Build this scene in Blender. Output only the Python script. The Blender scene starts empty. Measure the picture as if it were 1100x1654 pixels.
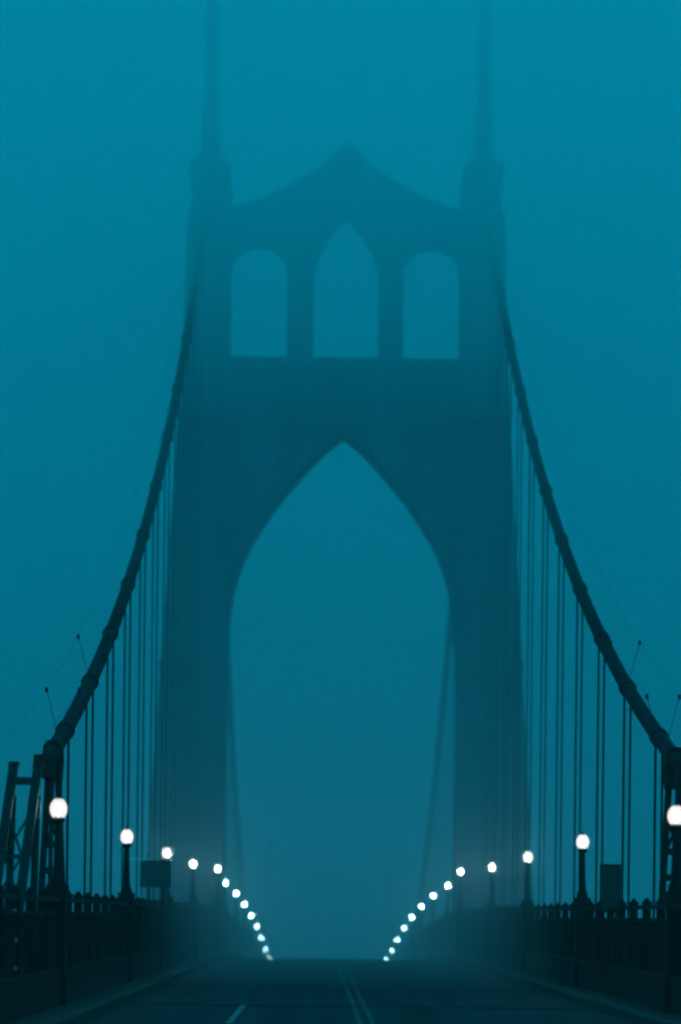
import bpy, math, random
from mathutils import Matrix, Vector
random.seed(7)
S = bpy.context.scene
R = math.radians

# ------------------------------------------------------------------ camera
FPX = 6500.0                       # focal length in pixels of an 1100 px wide frame
EYE, GRADE = 2.35, 0.043           # eye above the road, grade of the approach
CX = -1.06                         # the camera stands left of the centre line
cd = bpy.data.cameras.new('camera')
cam = bpy.data.objects.new('camera', cd)
S.collection.objects.link(cam)
S.camera = cam
cd.sensor_fit = 'HORIZONTAL'
cd.sensor_width = 36.0
cd.lens = FPX / 1100.0 * 36.0
ROLL = R(0.65)
_g = FPX * GRADE
cd.shift_x = (550 - (516 - _g * math.sin(ROLL))) / 1100.0
cd.shift_y = ((1479 + _g * math.cos(ROLL)) - 827) / 1100.0
cd.dof.use_dof = True
cd.dof.focus_distance = 108.0
cd.dof.aperture_fstop = 1.0
cd.clip_start, cd.clip_end = 0.5, 20000
cam.matrix_world = Matrix.Translation((CX, 0, EYE)) @ Matrix.Rotation(R(90), 4, 'X') @ Matrix.Rotation(ROLL, 4, 'Z')

# ------------------------------------------------------------------ world: a heavy teal dusk sky
W = bpy.data.worlds.new('World')
S.world = W
W.use_nodes = True
nt = W.node_tree
nt.nodes.clear()
wo = nt.nodes.new('ShaderNodeOutputWorld')
bg = nt.nodes.new('ShaderNodeBackground')
sky = nt.nodes.new('ShaderNodeTexSky')
sky.sky_type = 'NISHITA'
sky.sun_disc = False
sky.sun_elevation = R(4)
sky.sun_rotation = R(180)
sky.ozone_density = 3.0
mixn = nt.nodes.new('ShaderNodeMix')
mixn.data_type = 'RGBA'
mixn.inputs['Factor'].default_value = 0.85          # overcast: even cloud hides most of the clear sky
mixn.inputs['B'].default_value = (0.005, 6.5, 9.6, 1)
hs = nt.nodes.new('ShaderNodeMix')
hs.data_type = 'RGBA'
hs.blend_type = 'MULTIPLY'
hs.inputs['Factor'].default_value = 1.0
hs.inputs['B'].default_value = (0.02, 0.75, 1.0, 1)
nt.links.new(sky.outputs['Color'], hs.inputs['A'])
nt.links.new(hs.outputs['Result'], mixn.inputs['A'])
nt.links.new(mixn.outputs['Result'], bg.inputs['Color'])
bg.inputs['Strength'].default_value = 0.058
nt.links.new(bg.outputs['Background'], wo.inputs['Surface'])

S.view_settings.view_transform = 'Standard'
S.view_settings.look = 'None'
S.view_settings.gamma = 1.0
S.view_settings.use_curve_mapping = False
S.view_settings.exposure = 0.86
S.render.engine = 'CYCLES'
S.cycles.volume_bounces = 3
S.cycles.max_bounces = 4
S.cycles.use_adaptive_sampling = True
S.cycles.adaptive_threshold = 0.03
S.cycles.pixel_filter_type = 'GAUSSIAN'
S.cycles.filter_width = 2.8                       # soft long lens in fog
S.cycles.diffuse_bounces = 1
S.cycles.glossy_bounces = 1
S.cycles.use_denoising = True

# ------------------------------------------------------------------ geometry of the place
TOWER = 226.0                      # metres to the tower
MID = TOWER + 184.0                # middle of the main span
FAR = 560.0
def zr(d):                         # road surface
    return GRADE * d - (9.3e-5 * (d - 190) ** 2 if d > 190 else 0.0)
def el(d):                         # eye line laid along the approach grade
    return EYE + GRADE * d
SADDLE = el(TOWER) + 40.6
LOWEST = zr(MID) + 2.4
WATER = -58.0
_pts = [(100.8, 4.09), (120.3, 7.57), (148.6, 13.9), (189.0, 26.2), (TOWER, 40.6)]
def zc(d):                         # main cable centre
    if d > TOWER:
        return LOWEST + (SADDLE - LOWEST) * ((d - MID) / (MID - TOWER)) ** 2
    h = 0.0
    for i, (xi, yi) in enumerate(_pts):
        if i in (0, 2, 4):
            t = yi
            for j in (0, 2, 4):
                if j != i:
                    t *= (d - _pts[j][0]) / (xi - _pts[j][0])
            h += t
    return el(d) + h

# ------------------------------------------------------------------ helpers
C = S.collection
class MB:
    def __init__(s): s.v, s.f = [], []
    def add(s, vs, fs):
        n = len(s.v); s.v += [tuple(p) for p in vs]; s.f += [tuple(n + i for i in f) for f in fs]; return s
    def box(s, x0, x1, y0, y1, z0, z1):
        return s.add([(x0,y0,z0),(x1,y0,z0),(x1,y1,z0),(x0,y1,z0),(x0,y0,z1),(x1,y0,z1),(x1,y1,z1),(x0,y1,z1)],
                     [(0,3,2,1),(4,5,6,7),(0,1,5,4),(1,2,6,5),(2,3,7,6),(3,0,4,7)])
    def bar(s, a, b, w, h=None, up=(0,0,1)):                 # square bar between two points
        h = h or w
        a, b = Vector(a), Vector(b); t = (b - a).normalized()
        u = Vector(up)
        if abs(t.dot(u)) > .95: u = Vector((0, 1, 0))
        x = t.cross(u).normalized(); y = x.cross(t).normalized()
        q = [(-1,-1),(1,-1),(1,1),(-1,1)]
        vs = [p + x*(i*w/2) + y*(j*h/2) for p in (a, b) for i, j in q]
        return s.add(vs, [(3,2,1,0),(4,5,6,7),(0,1,5,4),(1,2,6,5),(2,3,7,6),(3,0,4,7)])
    def tube(s, pts, r, n=8, caps=True):
        pts = [Vector(p) for p in pts]
        rs = r if isinstance(r, (list, tuple)) else [r]*len(pts)
        vs, fs = [], []
        for i, p in enumerate(pts):
            t = (pts[min(i+1, len(pts)-1)] - pts[max(i-1, 0)]).normalized()
            ref = Vector((1,0,0)) if abs(t.x) < .9 else Vector((0,1,0))
            x = t.cross(ref).normalized(); y = t.cross(x)
            vs += [p + (x*math.cos(2*math.pi*k/n) + y*math.sin(2*math.pi*k/n))*rs[i] for k in range(n)]
        for i in range(len(pts)-1):
            for k in range(n):
                fs.append((i*n+k, i*n+(k+1) % n, (i+1)*n+(k+1) % n, (i+1)*n+k))
        if caps:
            fs.append(tuple(range(n-1, -1, -1))); fs.append(tuple((len(pts)-1)*n+k for k in range(n)))
        return s.add(vs, fs)
    def lathe(s, prof, n=16, c=(0,0,0), rot=0.0):            # profile of (radius, z)
        vs, fs = [], []
        for r, z in prof:
            vs += [(c[0]+r*math.cos(rot+2*math.pi*k/n), c[1]+r*math.sin(rot+2*math.pi*k/n), c[2]+z) for k in range(n)]
        for i in range(len(prof)-1):
            for k in range(n):
                fs.append((i*n+k, i*n+(k+1) % n, (i+1)*n+(k+1) % n, (i+1)*n+k))
        fs.append(tuple(range(n-1, -1, -1))); fs.append(tuple((len(prof)-1)*n+k for k in range(n)))
        return s.add(vs, fs)
    def prism(s, poly, y0, y1):                              # outline in x,z pushed along y
        n = len(poly)
        vs = [(x, y0, z) for x, z in poly] + [(x, y1, z) for x, z in poly]
        fs = [tuple(range(n)), tuple(range(2*n-1, n-1, -1))]
        fs += [(i, i+n, (i+1) % n + n, (i+1) % n) for i in range(n)]
        return s.add(vs, fs)
    def sweep(s, sect, ds, zf=zr):                           # section in x,z swept along the road profile
        n = len(sect); vs, fs = [], []
        for d in ds:
            z0 = zf(d); vs += [(x, d, z0+z) for x, z in sect]
        for i in range(len(ds)-1):
            for k in range(n):
                fs.append((i*n+k, i*n+(k+1) % n, (i+1)*n+(k+1) % n, (i+1)*n+k))
        fs.append(tuple(range(n-1, -1, -1))); fs.append(tuple((len(ds)-1)*n+k for k in range(n)))
        return s.add(vs, fs)
    def mesh(s, name):
        m = bpy.data.meshes.new(name); m.from_pydata(s.v, [], s.f)
        import bmesh
        b = bmesh.new(); b.from_mesh(m); bmesh.ops.recalc_face_normals(b, faces=b.faces); b.to_mesh(m); b.free()
        m.update(); return m
    def build(s, name, mat, parent=None, smooth=False, loc=None):
        m = s.mesh(name); m.materials.append(mat)
        if smooth:
            for p in m.polygons: p.use_smooth = True
        o = bpy.data.objects.new(name, m); C.objects.link(o)
        if parent: o.parent = parent
        if loc: o.location = loc
        return o
def empty(name, loc=(0,0,0)):
    o = bpy.data.objects.new(name, None); C.objects.link(o); o.location = loc; return o
def tag(o, label=None, cat=None, group=None, kind=None):
    if label: o['label'] = label
    if cat: o['category'] = cat
    if group: o['group'] = group
    if kind: o['kind'] = kind
    return o
def inst(src, name, parent, loc, rz=0.0, sc=None):           # one more object on shared mesh data
    o = bpy.data.objects.new(name, src); C.objects.link(o); o.parent = parent; o.location = loc
    if rz: o.rotation_euler.z = rz
    if sc: o.scale = sc
    return o
def copy_tree(o, parent=None):
    c = o.copy(); C.objects.link(c); c.parent = parent
    for ch in list(o.children): copy_tree(ch, c)
    return c

# ------------------------------------------------------------------ materials
def mat(name, col, rough=.6, var=.25, scale=3.0, bump=.15, metal=0.0, spec=.5, col2=None, stretch=(1,1,1)):
    m = bpy.data.materials.new(name); m.use_nodes = True
    t = m.node_tree; b = t.nodes['Principled BSDF']
    tc = t.nodes.new('ShaderNodeTexCoord'); mp = t.nodes.new('ShaderNodeMapping')
    mp.inputs['Scale'].default_value = stretch
    n1 = t.nodes.new('ShaderNodeTexNoise'); n1.inputs['Scale'].default_value = scale; n1.inputs['Detail'].default_value = 8
    n1.inputs['Roughness'].default_value = .65
    n2 = t.nodes.new('ShaderNodeTexNoise'); n2.inputs['Scale'].default_value = scale*14; n2.inputs['Detail'].default_value = 4
    cr = t.nodes.new('ShaderNodeValToRGB')
    a = [c*(1-var) for c in col]; e = [min(1, c*(1+var)) for c in (col2 or col)]
    cr.color_ramp.elements[0].position = .3; cr.color_ramp.elements[0].color = (*a, 1)
    cr.color_ramp.elements[1].position = .7; cr.color_ramp.elements[1].color = (*e, 1)
    bp = t.nodes.new('ShaderNodeBump'); bp.inputs['Strength'].default_value = bump; bp.inputs['Distance'].default_value = .02
    L = t.links.new
    L(tc.outputs['Object'], mp.inputs['Vector'])
    for n in (n1, n2): L(mp.outputs['Vector'], n.inputs['Vector'])
    L(n1.outputs['Fac'], cr.inputs['Fac']); L(cr.outputs['Color'], b.inputs['Base Color'])
    L(n2.outputs['Fac'], bp.inputs['Height']); L(bp.outputs['Normal'], b.inputs['Normal'])
    mr = t.nodes.new('ShaderNodeMapRange'); mr.inputs['To Min'].default_value = max(.05, rough-.12); mr.inputs['To Max'].default_value = min(1, rough+.12)
    L(n1.outputs['Fac'], mr.inputs['Value']); L(mr.outputs['Result'], b.inputs['Roughness'])
    b.inputs['Metallic'].default_value = metal
    b.inputs['Specular IOR Level'].default_value = spec
    return m
M = {}
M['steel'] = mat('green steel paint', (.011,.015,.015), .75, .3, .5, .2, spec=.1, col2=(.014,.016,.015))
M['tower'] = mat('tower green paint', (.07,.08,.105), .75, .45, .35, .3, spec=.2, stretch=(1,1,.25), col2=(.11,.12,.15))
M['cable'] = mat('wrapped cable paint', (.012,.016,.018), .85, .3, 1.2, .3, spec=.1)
M['rail'] = mat('railing paint', (.008,.009,.009), .75, .35, 1.0, .2, spec=.08, col2=(.013,.012,.011))
M['post'] = mat('lamp post paint', (.009,.011,.011), .65, .3, 2.0, .2, spec=.1)
M['asphalt'] = mat('worn asphalt', (.005,.006,.008), .75, .5, 1.1, .35, spec=.05, stretch=(1.5,.012,1), col2=(.024,.026,.034))
M['concrete'] = mat('dirty concrete', (.014,.013,.012), .9, .4, .6, .3, spec=.2)
M['kerb'] = mat('kerb concrete', (.025,.023,.022), .85, .4, .8, .3, spec=.25)
M['yellow'] = mat('faded yellow paint', (.055,.052,.047), .8, .55, 2.5, .2, spec=.25)
M['white'] = mat('worn white paint', (.14,.145,.15), .8, .45, 2.5, .2, spec=.25)
M['alu'] = mat('sign back aluminium', (.035,.028,.027), .6, .25, 3, .1, metal=.0)
M['galv'] = mat('galvanised bracket', (.6,.62,.62), .4, .2, 4, .1, metal=.3)
M['board'] = mat('dark sign board', (.018,.016,.011), .6, .3, 3, .15)
M['reflector'] = mat('pale reflector', (.75,.72,.72), .3, .1, 6, .05)
M['water'] = mat('river water', (.015,.03,.035), .2, .3, .03, .4)
M['pier'] = mat('pier concrete', (.25,.24,.22), .85, .3, .2, .3)
def emitter(name, strength, clear=0.0, col=(1.0, .9, .87)):
    m = bpy.data.materials.new(name); m.use_nodes = True; t = m.node_tree; t.nodes.clear()
    o = t.nodes.new('ShaderNodeOutputMaterial'); e = t.nodes.new('ShaderNodeEmission')
    e.inputs['Color'].default_value = (*col, 1); e.inputs['Strength'].default_value = strength
    if clear:
        m.cycles.emission_sampling = 'NONE'
    if clear:                                        # thin milky glass: part clear, part glowing
        x = t.nodes.new('ShaderNodeBsdfTransparent'); mx = t.nodes.new('ShaderNodeMixShader'); mx.inputs['Fac'].default_value = 1-clear
        t.links.new(x.outputs[0], mx.inputs[1]); t.links.new(e.outputs[0], mx.inputs[2]); t.links.new(mx.outputs[0], o.inputs['Surface'])
    else:
        t.links.new(e.outputs[0], o.inputs['Surface'])
    return m
M['globe'] = emitter('milky lamp glass', .9, .62)
M['bulb'] = emitter('lamp bulb', 120.0, col=(.45, .92, .95))
def volume(name, col, dens, aniso):
    m = bpy.data.materials.new(name); m.use_nodes = True; t = m.node_tree; t.nodes.clear()
    o = t.nodes.new('ShaderNodeOutputMaterial'); v = t.nodes.new('ShaderNodeVolumePrincipled')
    v.inputs['Color'].default_value = (*col, 1); v.inputs['Density'].default_value = dens
    v.inputs['Anisotropy'].default_value = aniso
    t.links.new(v.outputs['Volume'], o.inputs['Volume']); return m

# ------------------------------------------------------------------ setting: river, deck, road
DS = [-60, 0, 30, 60, 75] + [80+4*i for i in range(int((FAR-80)/4)+1)]
tag(MB().box(-2900, 2900, -1500, 2900, WATER-.5, WATER).build('river', M['water']), kind='structure')
tag(MB().sweep([(-6.1,0),(6.1,0),(6.1,-.12),(-6.1,-.12)], DS).build('road', M['asphalt']), kind='structure')
road = bpy.data.objects['road']
tag(MB().sweep([(-8.15,-.13),(8.15,-.13),(8.15,-.75),(7.7,-.75),(7.7,-.45),(-7.7,-.45),(-7.7,-.75),(-8.15,-.75)], DS).build('bridge_deck', M['steel']), kind='structure')
for sx in (-1, 1):
    tag(MB().sweep([(sx*6.1,-.12),(sx*6.1,.2),(sx*6.14,.25),(sx*6.4,.25),(sx*6.4,-.12)], DS).build('kerb', M['kerb']), kind='structure')
    tag(MB().sweep([(sx*6.403,-.12),(sx*6.403,.243),(sx*7.6,.26),(sx*7.6,-.12)], DS).build('sidewalk', M['concrete']), kind='structure')
def strip(x0, x1, d0, d1, m, name):
    n = max(2, int((d1-d0)/4)+1)
    ds = [d0+(d1-d0)*i/(n-1) for i in range(n)]
    return MB().sweep([(x0,.002),(x0,.006),(x1,.006),(x1,.002)], ds).build(name, m, road)
strip(-.20, -.08, 40, 330, M['yellow'], 'centre_line')
strip(.08, .20, 40, 330, M['yellow'], 'centre_line')
for d in (50.0, 87.0):                        # one worn lane divider, long dashes
    strip(-3.07, -2.93, d, d+18.5, M['white'], 'lane_dash')
for d in (TOWER-4.2, TOWER+4.2, 104.0):                      # steel expansion joints
    MB().box(-6.05, 6.05, d-.09, d+.09, zr(d)+.003, zr(d)+.012).build('expansion_joint', M['steel'], road)

# ------------------------------------------------------------------ tower
tw = tag(empty('bridge_tower', (0, TOWER, el(TOWER))), 'tall gothic steel bridge tower with pointed arch over the road, fading into fog', 'tower')
Z0 = WATER + 14 - el(TOWER)
AR = [(6.45,13.2),(6.40,14.9),(6.29,16.6),(6.12,17.9),(5.88,19.0),(5.45,20.2),(4.95,21.2),(4.35,22.15),(3.65,23.15),(2.9,24.1),(2.0,25.15),(1.0,26.2),(0,27.0)]
for sx in (-1, 1):
    OUT = 8.84
    poly = [(sx*6.45, Z0), (sx*(OUT+.0596*(34-Z0)), Z0), (sx*(OUT+.0596*34), 0), (sx*OUT, 34), (sx*OUT, 38.2), (sx*(OUT-.45), 40.6), (sx*6.45, 40.6)]
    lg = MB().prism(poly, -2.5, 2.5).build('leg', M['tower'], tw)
    # proud corner plates and belt courses that panel the leg's front
    b = MB()
    for z0, z1 in ((-2, 13.5), (14.1, 27.4), (31.2, 38.4)):
        for f0, f1 in ((0, .16), (.84, 1)):
            q = []
            for z in (z0, z1):
                o = OUT+.0596*max(0, 34-z); w = o-6.45
                q += [(sx*(6.45+w*f0+.01), z), (sx*(6.45+w*f1-.01), z)]
            b.prism([q[0], q[1], q[3], q[2]], -2.72, -2.497)
    b.build('corner_plate', M['tower'], lg)
    for z in (-1.2, 13.5, 27.4, 30.6, 38.4, 40.3):
        o = OUT+.0596*max(0, 34-z)
        MB().prism([(sx*6.42, z), (sx*(o+.05-.19*max(0, z-38.2)), z), (sx*(o+.04-.19*max(0, z-37.7)), z+.55), (sx*6.42, z+.55)], -2.85, 2.85).build('belt_course', M['tower'], lg)
    # turret and spire
    tu = MB().lathe([(1.05,40.84),(1.02,41.1),(.9,41.3),(.8,42.1),(.86,42.2),(.84,42.35),(.6,42.9),(.55,43.6)], 8, (sx*7.65,0,0), math.pi/8).build('turret', M['tower'], tw)
    for dx in (-.95, .95):
        for dy in (-1.6, 1.6):
            MB().lathe([(.2,40.84),(.2,41.4),(.26,41.5),(.0,42.3)], 6, (sx*7.65+dx, dy, 0)).build('pinnacle', M['tower'], tu)
    sp = MB().lathe([(.58,43.5),(.44,45.2),(.35,48.5),(.3,52),(.2,56),(.05,60)], 8, (sx*7.65,0,0), math.pi/8).build('spire', M['tower'], tw)
    for z in (45.0, 49.5):
        MB().lathe([(.5 if z < 47 else .36, z),(.62 if z < 47 else .46, z+.12),(.5 if z < 47 else .36, z+.3)], 8, (sx*7.65,0,0), math.pi/8).build('spire_collar', M['tower'], sp)
# portal: spandrel wall between the legs, over the arch
po = MB()
for sx in (-1, 1):
    for (x0, z0), (x1, z1) in zip(AR[:-1], AR[1:]):
        q = [(sx*x0, z0), (sx*x0, 30.9), (sx*x1, 30.9), (sx*x1, z1)]
        po.prism(q, -2.0, 2.0)
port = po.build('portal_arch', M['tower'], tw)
mo = MB()
for sx in (-1, 1):
    for (x0, z0), (x1, z1) in zip(AR[:-1], AR[1:]):
        mo.prism([(sx*x0, z0+.02), (sx*x0, z0+.75), (sx*x1, z1+.75), (sx*x1, z1+.02)], -2.35, -2.003)
mo.build('arch_moulding', M['tower'], port)
MB().box(-6.44, 6.44, -2.3, 2.3, 30.35, 30.95).build('sill_course', M['tower'], port)
MB().box(-6.44, 6.44, -2.2, -2.003, 28.4, 28.75).build('string_course', M['tower'], port)
for sx in (-1, 1):
    for i in range(5):
        x = sx*(1.0+1.2*i)
        MB().box(x-.09, x+.09, -2.15, -2.003, 28.75, 30.35).build('panel_rib', M['tower'], port)
# gallery: mullions, header with three pointed openings and a stepped gable
def pointed(cx, hw, spring, top, n=8):
    L_ = [(cx-hw*(1-(i/n)**2.1), spring+(top-spring)*i/n) for i in range(n+1)]
    return L_ + [(2*cx-x, z) for x, z in reversed(L_[:-1])]
def opening(cx, hw, spring, top, n=7):
    L_ = []
    for i in range(n+1):
        t = i/n
        L_.append((cx-hw*math.cos(t*math.pi/2)**.85 if i < n else cx, spring+(top-spring)*math.sin(t*math.pi/2)**1.05))
    return L_ + [(2*cx-x, z) for x, z in reversed(L_[:-1])]
ROOF = [(-6.45,39.0),(-5.6,39.2),(-4.4,39.65),(-3.5,40.1),(-2.7,40.55),(-1.8,41.1),(-1.1,41.55),(-1.05,41.8),(-.5,42.2),(0,42.6)]
ROOF = ROOF + [(-x, z) for x, z in reversed(ROOF[:-1])]
def rz_(x):
    for (a, za), (b, zb) in zip(ROOF[:-1], ROOF[1:]):
        if a <= x <= b: return za+(zb-za)*(x-a)/(b-a)
    return 39.4
he = MB()
lower = [(-6.45,36.1)]
OPS = [opening(-4.85,1.6,36.1,37.75), pointed(.05,1.82,35.7,39.4), opening(4.85,1.62,36.1,37.75)]
xs = []
for op in OPS: xs += op
low = [(-6.45, 35.7)] + xs + [(6.45, 35.7)]
for (x0, z0), (x1, z1) in zip(low[:-1], low[1:]):
    if x1-x0 < 1e-4: continue
    m_ = [r for r, _ in ROOF if x0 < r < x1]
    he.prism([(x0, z0), (x0, rz_(x0))] + [(r, rz_(r)) for r in m_] + [(x1, rz_(x1)), (x1, z1)], -1.8, 1.8)
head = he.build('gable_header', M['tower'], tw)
cp = MB()
for (a, za), (b, zb) in zip(ROOF[:-1], ROOF[1:]):
    cp.prism([(a, za+.02), (a, za+.3), (b, zb+.3), (b, zb+.02)], -2.05, 2.05)
cp.build('coping', M['tower'], head)
MB().lathe([(.4,42.4),(.4,42.8),(.22,43.0),(.05,43.4)], 6, (0,0,0)).build('finial', M['tower'], head)
for x0, x1 in ((-3.25,-1.77),(1.87,3.23)):
    mu = MB().box(x0, x1, -1.8, 1.8, 30.95, 35.7).build('mullion', M['tower'], tw)
    MB().box(x0+.45, x1-.45, -2.05, -1.803, 30.95, 38.3).build('mullion_rib', M['tower'], mu)
for op in OPS:
    ho = MB()
    for (x0, z0), (x1, z1) in zip(op[:-1], op[1:]):
        if x1-x0 < 1e-4: continue
        ho.prism([(x0, z0+.01), (x0, z0+.28), (x1, z1+.28), (x1, z1+.01)], -2.0, -1.803)
    ho.build('hood_mould', M['tower'], head)
for sx in (-1, 1):
    px = 6.45+(8.84+.0596*(34-Z0)-6.45)/2
    MB().box(sx*px-5.5, sx*px+5.5, -6, 6, WATER-.4-el(TOWER), Z0).build('pier', M['pier'], tw)

# ------------------------------------------------------------------ main cables with bands, hangers, hand ropes
CABX = 7.75
band_m = MB().tube([(0,-.28,0),(0,.28,0)], .255, 10).mesh('cable_band'); band_m.materials.append(M['cable'])
stan_m = MB().bar((.14,0,.12), (.42,0,1.2), .014).box(.385,.455,-.04,.04,1.12,1.24).mesh('stanchion'); stan_m.materials.append(M['cable'])
side_names = {-1: 'above the railing with the square sign', 1: 'above the railing with the dark upright board'}
for sx in (-1, 1):
    ca = tag(empty('main_cable', (sx*CABX, TOWER, 0)), 'thick sagging suspension cable with hangers, ' + side_names[sx], 'bridge cable', 'main cables of the bridge')
    for d0, d1 in ((102.0, TOWER), (TOWER, FAR-10)):
        n = int((d1-d0)/4)
        ds = [d0+(d1-d0)*i/n for i in range(n+1)]
        pth = [(0, d-TOWER, zc(d)) for d in ds]
        if d0 < TOWER:
            pth = [(0, -TOWER+97.2, zc(97.2)), (0, -TOWER+99.5, zc(99.5))] + pth
        MB().tube(pth, .205, 12).build('cable_span', M['cable'], ca, smooth=True)
    for e in (-.42, .42):
        ds = [91+4*i for i in range(int((TOWER-4-91)/4)+1)]
        MB().tube([(e, d-TOWER, zc(d)+1.22) for d in ds], .0035, 4).build('hand_rope', M['cable'], ca)
    ds = [TOWER-11.0*k for k in range(1, 12)] + [TOWER+11.0*k for k in range(1, 25)]
    for i, d in enumerate(ds):
        sl = math.atan((zc(d+.5)-zc(d-.5)))
        if d < 103: continue
        o = inst(band_m, 'cable_band', ca, (0, d-TOWER, zc(d))); o.rotation_euler.x = sl
        zt, zb = zc(d), zr(d)-.3
        if d < 104 or zt-zb < 1.5: continue
        b = MB()
        for e in (-.09, .09):
            b.tube([(e, 0, zt-.2), (e, 0, zb)], .036, 6)
        b.box(-.2, .2, -.06, .06, zb+1.2, zb+1.32).box(-.2,.2,-.09,.09, zb-.2, zb+.5)
        b.build('hanger', M['cable'], ca, loc=(0, d-TOWER, 0))
    for d in [TOWER-13.2*k-3.3 for k in range(8, 10)]:
        for e in (-.42, .42):
            inst(stan_m, 'stanchion', ca, (0, d-TOWER, zc(d)), math.pi if e < 0 else 0)

# ------------------------------------------------------------------ cable bents where the cable comes down to the deck
where = {-1: 'beside the square sign railing', 1: 'beside the dark board railing'}
for sx in (-1, 1):
    # hold-down frame: two columns either side of the cable, crossbar over it, laced below
    d = 91.0
    hb = tag(empty('cable_hold_down_frame', (sx*7.725, d, zr(d))), 'raked dark H-shaped steel frame by the cable end, ' + where[sx], 'steel frame', 'frames at the cable ends')
    top = el(d)-zr(d)
    for e in (-.275, .275):
        MB().box(e-.1, e+.1, -.16, .16, -.4, top+3.4).box(e-.12, e+.12, -.2, .2, top+3.3, top+3.36).build('column', M['steel'], hb)
    MB().box(-.19, .19, -.14, .14, top+2.82, top+3.0).build('crossbar', M['steel'], hb)
    for i, (z0, z1) in enumerate(((1.05, 1.95), (.15, 1.05), (-.75, .15), (-1.65, -.75))):
        MB().bar((-.19, -.05, top+z0), (.19, -.05, top+z1), .1, .05).bar((.19, .05, top+z0), (-.19, .05, top+z1), .1, .05).build('lacing', M['steel'], hb)
        MB().box(-.19, .19, -.1, .1, top+z0-.05, top+z0+.05).build('batten', M['steel'], hb)
    MB().box(-.5, .5, -.5, .5, -.4, .5).build('base_block', M['steel'], hb)
    for o in hb.children:                                    # the frame rakes back towards the approach
        for v in o.data.vertices:
            v.co.y += (v.co.z-(top+3.4))*1.55
    for e in (-.275, .275):
        MB().bar((e, -.3, top+2.6), (e, -2.2, -.3), .12, .16, up=(1,0,0)).build('stay', M['steel'], hb)
    # cable bent: splayed legs under the cable
    d = 100.5
    cb = tag(empty('cable_bent', (sx*CABX, d, zr(d))), 'splayed dark steel post holding up the low cable, ' + where[sx], 'cable post', 'posts under the cable ends')
    zt = zc(d)-zr(d); q = el(d)-zr(d)
    for e in (-1, 1):
        MB().bar((e*.1, 0, zt-.2), (e*.42, 0, -.4), .15, .3, up=(0,1,0)).build('leg', M['steel'], cb)
    MB().prism([(-.2,zt-.75),(.2,zt-.75),(.24,zt-.2),(.22,zt+.08),(.12,zt+.22),(-.12,zt+.22),(-.22,zt+.08),(-.24,zt-.2)], -.55, .55).build('saddle', M['steel'], cb)
    for e in (-.2, .2):                                      # tie-down bars from the cable end into the deck
        MB().bar((e, -3.2, zc(97.3)-zr(d)+.05), (e, -4.4, zr(96)-zr(d)-.3), .09, .3, up=(0,1,0)).build('tie_bar', M['steel'], cb)
    MB().box(-.24, .24, -3.6, -2.8, zc(97.3)-zr(d)-.3, zc(97.3)-zr(d)+.22).build('socket', M['steel'], cb)
    for z in (q+2.6, q+1.7, q+1.05, q+.45, q-.6):
        w = .1+(.32)*(zt-z)/zt
        MB().box(-w, w, -.1, .1, z-.08, z+.08).build('crosspiece', M['steel'], cb)
    MB().bar((-.16, 0, q+1.75), (.2, 0, q+2.6), .08).bar((.16, 0, q+1.75), (-.2, 0, q+2.6), .08).build('lacing', M['steel'], cb)

# ------------------------------------------------------------------ railings
post_m = MB().box(-.1,.1,-.08,.08,0,2.74).box(-.13,.13,-.11,.11,.7,.86).box(-.12,.12,-.1,.1,2.72,2.79).lathe([(.07,2.79),(.08,2.83),(.0,2.9)], 6).mesh('post'); post_m.materials.append(M['rail'])
RX = 7.02
rl = {(-1,0): 'dark picket railing on the approach, the one with the square sign', (1,0): 'dark picket railing on the approach, the one with the dark upright board',
      (-1,1): 'fog-dimmed railing beyond the tower, on the square sign side', (1,1): 'fog-dimmed railing beyond the tower, on the dark board side'}
for sx in (-1, 1):
    for part, (d0, d1) in enumerate(((46.0, TOWER-3.4), (TOWER+3.4, FAR-10))):
        r = tag(empty('bridge_railing', (sx*RX, d0, zr(d0))), rl[(sx, part)], 'railing', 'railings along the deck')
        base = zr(d0)
        n = int((d1-d0)/4.05)
        ds = [d0+(d1-d0)*i/n for i in range(n+1)]
        def sw(sect, name, m=M['rail']):
            mb = MB().sweep(sect, ds); mb.v = [(x, y-d0, z-base) for x, y, z in mb.v]
            return mb.build(name, m, r)
        sw([(-.11,.25),(-.11,1.0),(-.15,1.02),(-.15,1.08),(.15,1.08),(.15,1.02),(.11,1.0),(.11,.25)], 'plinth', M['rail'])
        sw([(-.05,2.3),(-.05,2.38),(.05,2.38),(.05,2.3)], 'middle_rail')
        sw([(-.09,2.6),(-.07,2.7),(.07,2.7),(.09,2.6)], 'top_rail')
        pk = MB()
        m_ = int((d1-d0)/.18)
        for i in range(m_):
            d = d0+(d1-d0)*(i+.5)/m_
            z = zr(d)-base; y = d-d0
            pk.box(-.02,.02,y-.018,y+.018,z+1.08,z+2.3)
        tag(pk.build('pickets', M['rail'], r), kind='stuff')
        for d in ds:
            inst(post_m, 'post', r, (0, d-d0, zr(d)-base))
        if sx < 0 and part == 0:
            k = min(ds, key=lambda q: abs(q-79.2))
            for h in (.0, -.55, -1.1):
                MB().tube([(0, k-d0-.115, el(k)+h-base), (0, k-d0-.14, el(k)+h-base)], .05, 10).build('reflector', M['reflector'], r)

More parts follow.
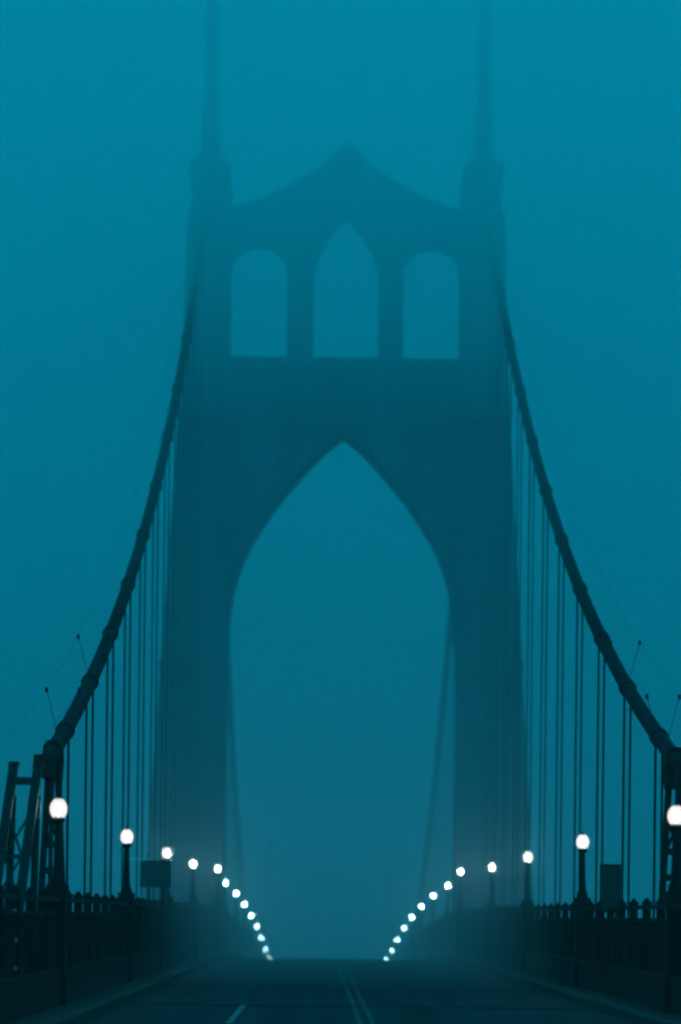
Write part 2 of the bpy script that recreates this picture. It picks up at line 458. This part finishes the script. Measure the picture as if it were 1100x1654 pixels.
# ------------------------------------------------------------------ lamps
GZ = EYE + 2.35
def make_lamp():
    t = empty('street_lamp')
    MB().box(-.24,.24,-.24,.24,.25,.95).box(-.2,.2,-.2,.2,.95,2.9).box(-.25,.25,-.25,.25,2.82,2.98).build('pedestal', M['post'], t)
    p = MB().lathe([(.17,2.98),(.17,3.1),(.12,3.2),(.1,3.5),(.085,4.1),(.075,4.38)], 10).build('post', M['post'], t, smooth=True)
    MB().lathe([(.08,4.36),(.15,4.42),(.15,4.47),(.11,4.52)], 10).build('collar', M['post'], t)
    def ell(rx, rz, a0=.0, a1=1.0, n=12):
        return [(max(rx*math.sin(math.pi*(a0+(a1-a0)*i/n)), .0005), GZ-rz*math.cos(math.pi*(a0+(a1-a0)*i/n))) for i in range(n+1)]
    gl = MB().lathe(ell(.2, .25, .1, .95), 18).build('globe', M['globe'], t, smooth=True)
    MB().lathe(ell(.085, .12), 14).build('bulb', M['bulb'], gl, smooth=True)
    MB().lathe([(.05,GZ+.2),(.07,GZ+.23),(.03,GZ+.28),(.0,GZ+.36)], 8).build('finial', M['post'], t)
    return t
proto = make_lamp()
first = True
ordn = ['first','second','third','fourth','fifth','sixth','seventh','eighth','ninth','tenth','eleventh','twelfth','thirteenth']
LD = [91.2+32.4*k for k in range(13)]
for sx in (-1, 1):
    for k, d in enumerate(LD):
        o = proto if first else copy_tree(proto); first = False
        x, dz = 7.0, 0.0
        if k == 4: d, x, dz = TOWER-4.6, 6.68, .25
        if k == 12: dz = .3
        o.location = (sx*x, d, zr(d)+dz)
        txt = 'lit white globe lamp, %s along the railing %s' % (ordn[k], 'with the square sign' if sx < 0 else 'with the dark upright board')
        if k == 4: txt = txt.replace('lit white globe lamp', 'lit globe lamp at tower leg')
        tag(o, txt, 'street lamp', 'lamps along the bridge')

# ------------------------------------------------------------------ the sign and the board
d = 145.0
e0 = el(d)-zr(d)
sg = tag(empty('road_sign', (-6.98, d, zr(d))), 'square grey back of a road sign on the railing under a globe lamp', 'sign')
pn = MB().box(-.56,.56,-.02,.02,e0+.95,e0+1.92).build('panel', M['alu'], sg)
for z in (1.25, 1.8): MB().box(-.5,.5,-.06,-.022,e0+z-.03,e0+z+.03).build('stiffener', M['alu'], pn)
for x in (-.25,.25): MB().box(x-.04,x+.04,.022,.1,.26,e0+1.95).build('post', M['post'], sg)
MB().bar((-.98,.05,e0+1.96), (-.2,.05,e0+1.96), .05).build('bracket', M['galv'], sg)
d = 112.0
e0 = el(d)-zr(d)
bd = tag(empty('notice_board', (7.0, d-.35, zr(d))), 'narrow dark upright board standing above the railing', 'sign board')
b_ = MB().box(-.25,.25,-.05,.03,e0+.2,e0+1.46).build('board', M['board'], bd)
fr = MB().box(-.29,-.252,-.07,.05,e0+.16,e0+1.5).box(.252,.29,-.07,.05,e0+.16,e0+1.5).box(-.25,.25,-.07,.05,e0+1.462,e0+1.5).box(-.25,.25,-.07,.05,e0+.16,e0+.198).build('frame', M['post'], bd)
for x in (-.18,.18): MB().box(x-.035,x+.035,.055,.12,.26,e0+1.4).build('post', M['post'], bd)

# ------------------------------------------------------------------ haze and fog
hz = MB().box(-2950, 2950, -1550, 2950, WATER-1.5, 80).build('haze', volume('haze air', (.82,.97,1.0), 0.0003, .35))
tag(hz, 'even teal haze filling the air round the whole bridge', 'haze', kind='stuff')
ZT = 79.5                                            # fog rolling in off the river: overhanging front, thicker aloft
a, b, c = 142.0, 120.0, 30.0
fb = MB().add([(-900,a,WATER-1.2),(900,a,WATER-1.2),(900,1500,WATER-1.2),(-900,1500,WATER-1.2),(-900,b,ZT),(900,b,ZT),(900,1500,ZT),(-900,1500,ZT)],
              [(0,3,2,1),(4,5,6,7),(0,1,5,4),(1,2,6,5),(2,3,7,6),(3,0,4,7)]).build('fog_bank', volume('river fog', (.7,.97,1.0), 0.0063, .72))
tag(fb, 'thick river fog beyond the near lamps hiding the far bridge', 'fog', kind='stuff')
fl = MB().box(-880, 880, c, 1480, el(TOWER)+27, ZT-.5).build('low_fog_layer', volume('low fog', (.7,.98,1.0), .0205, .35))
tag(fl, 'thicker low fog layer swallowing the top of the tower', 'fog', kind='stuff')
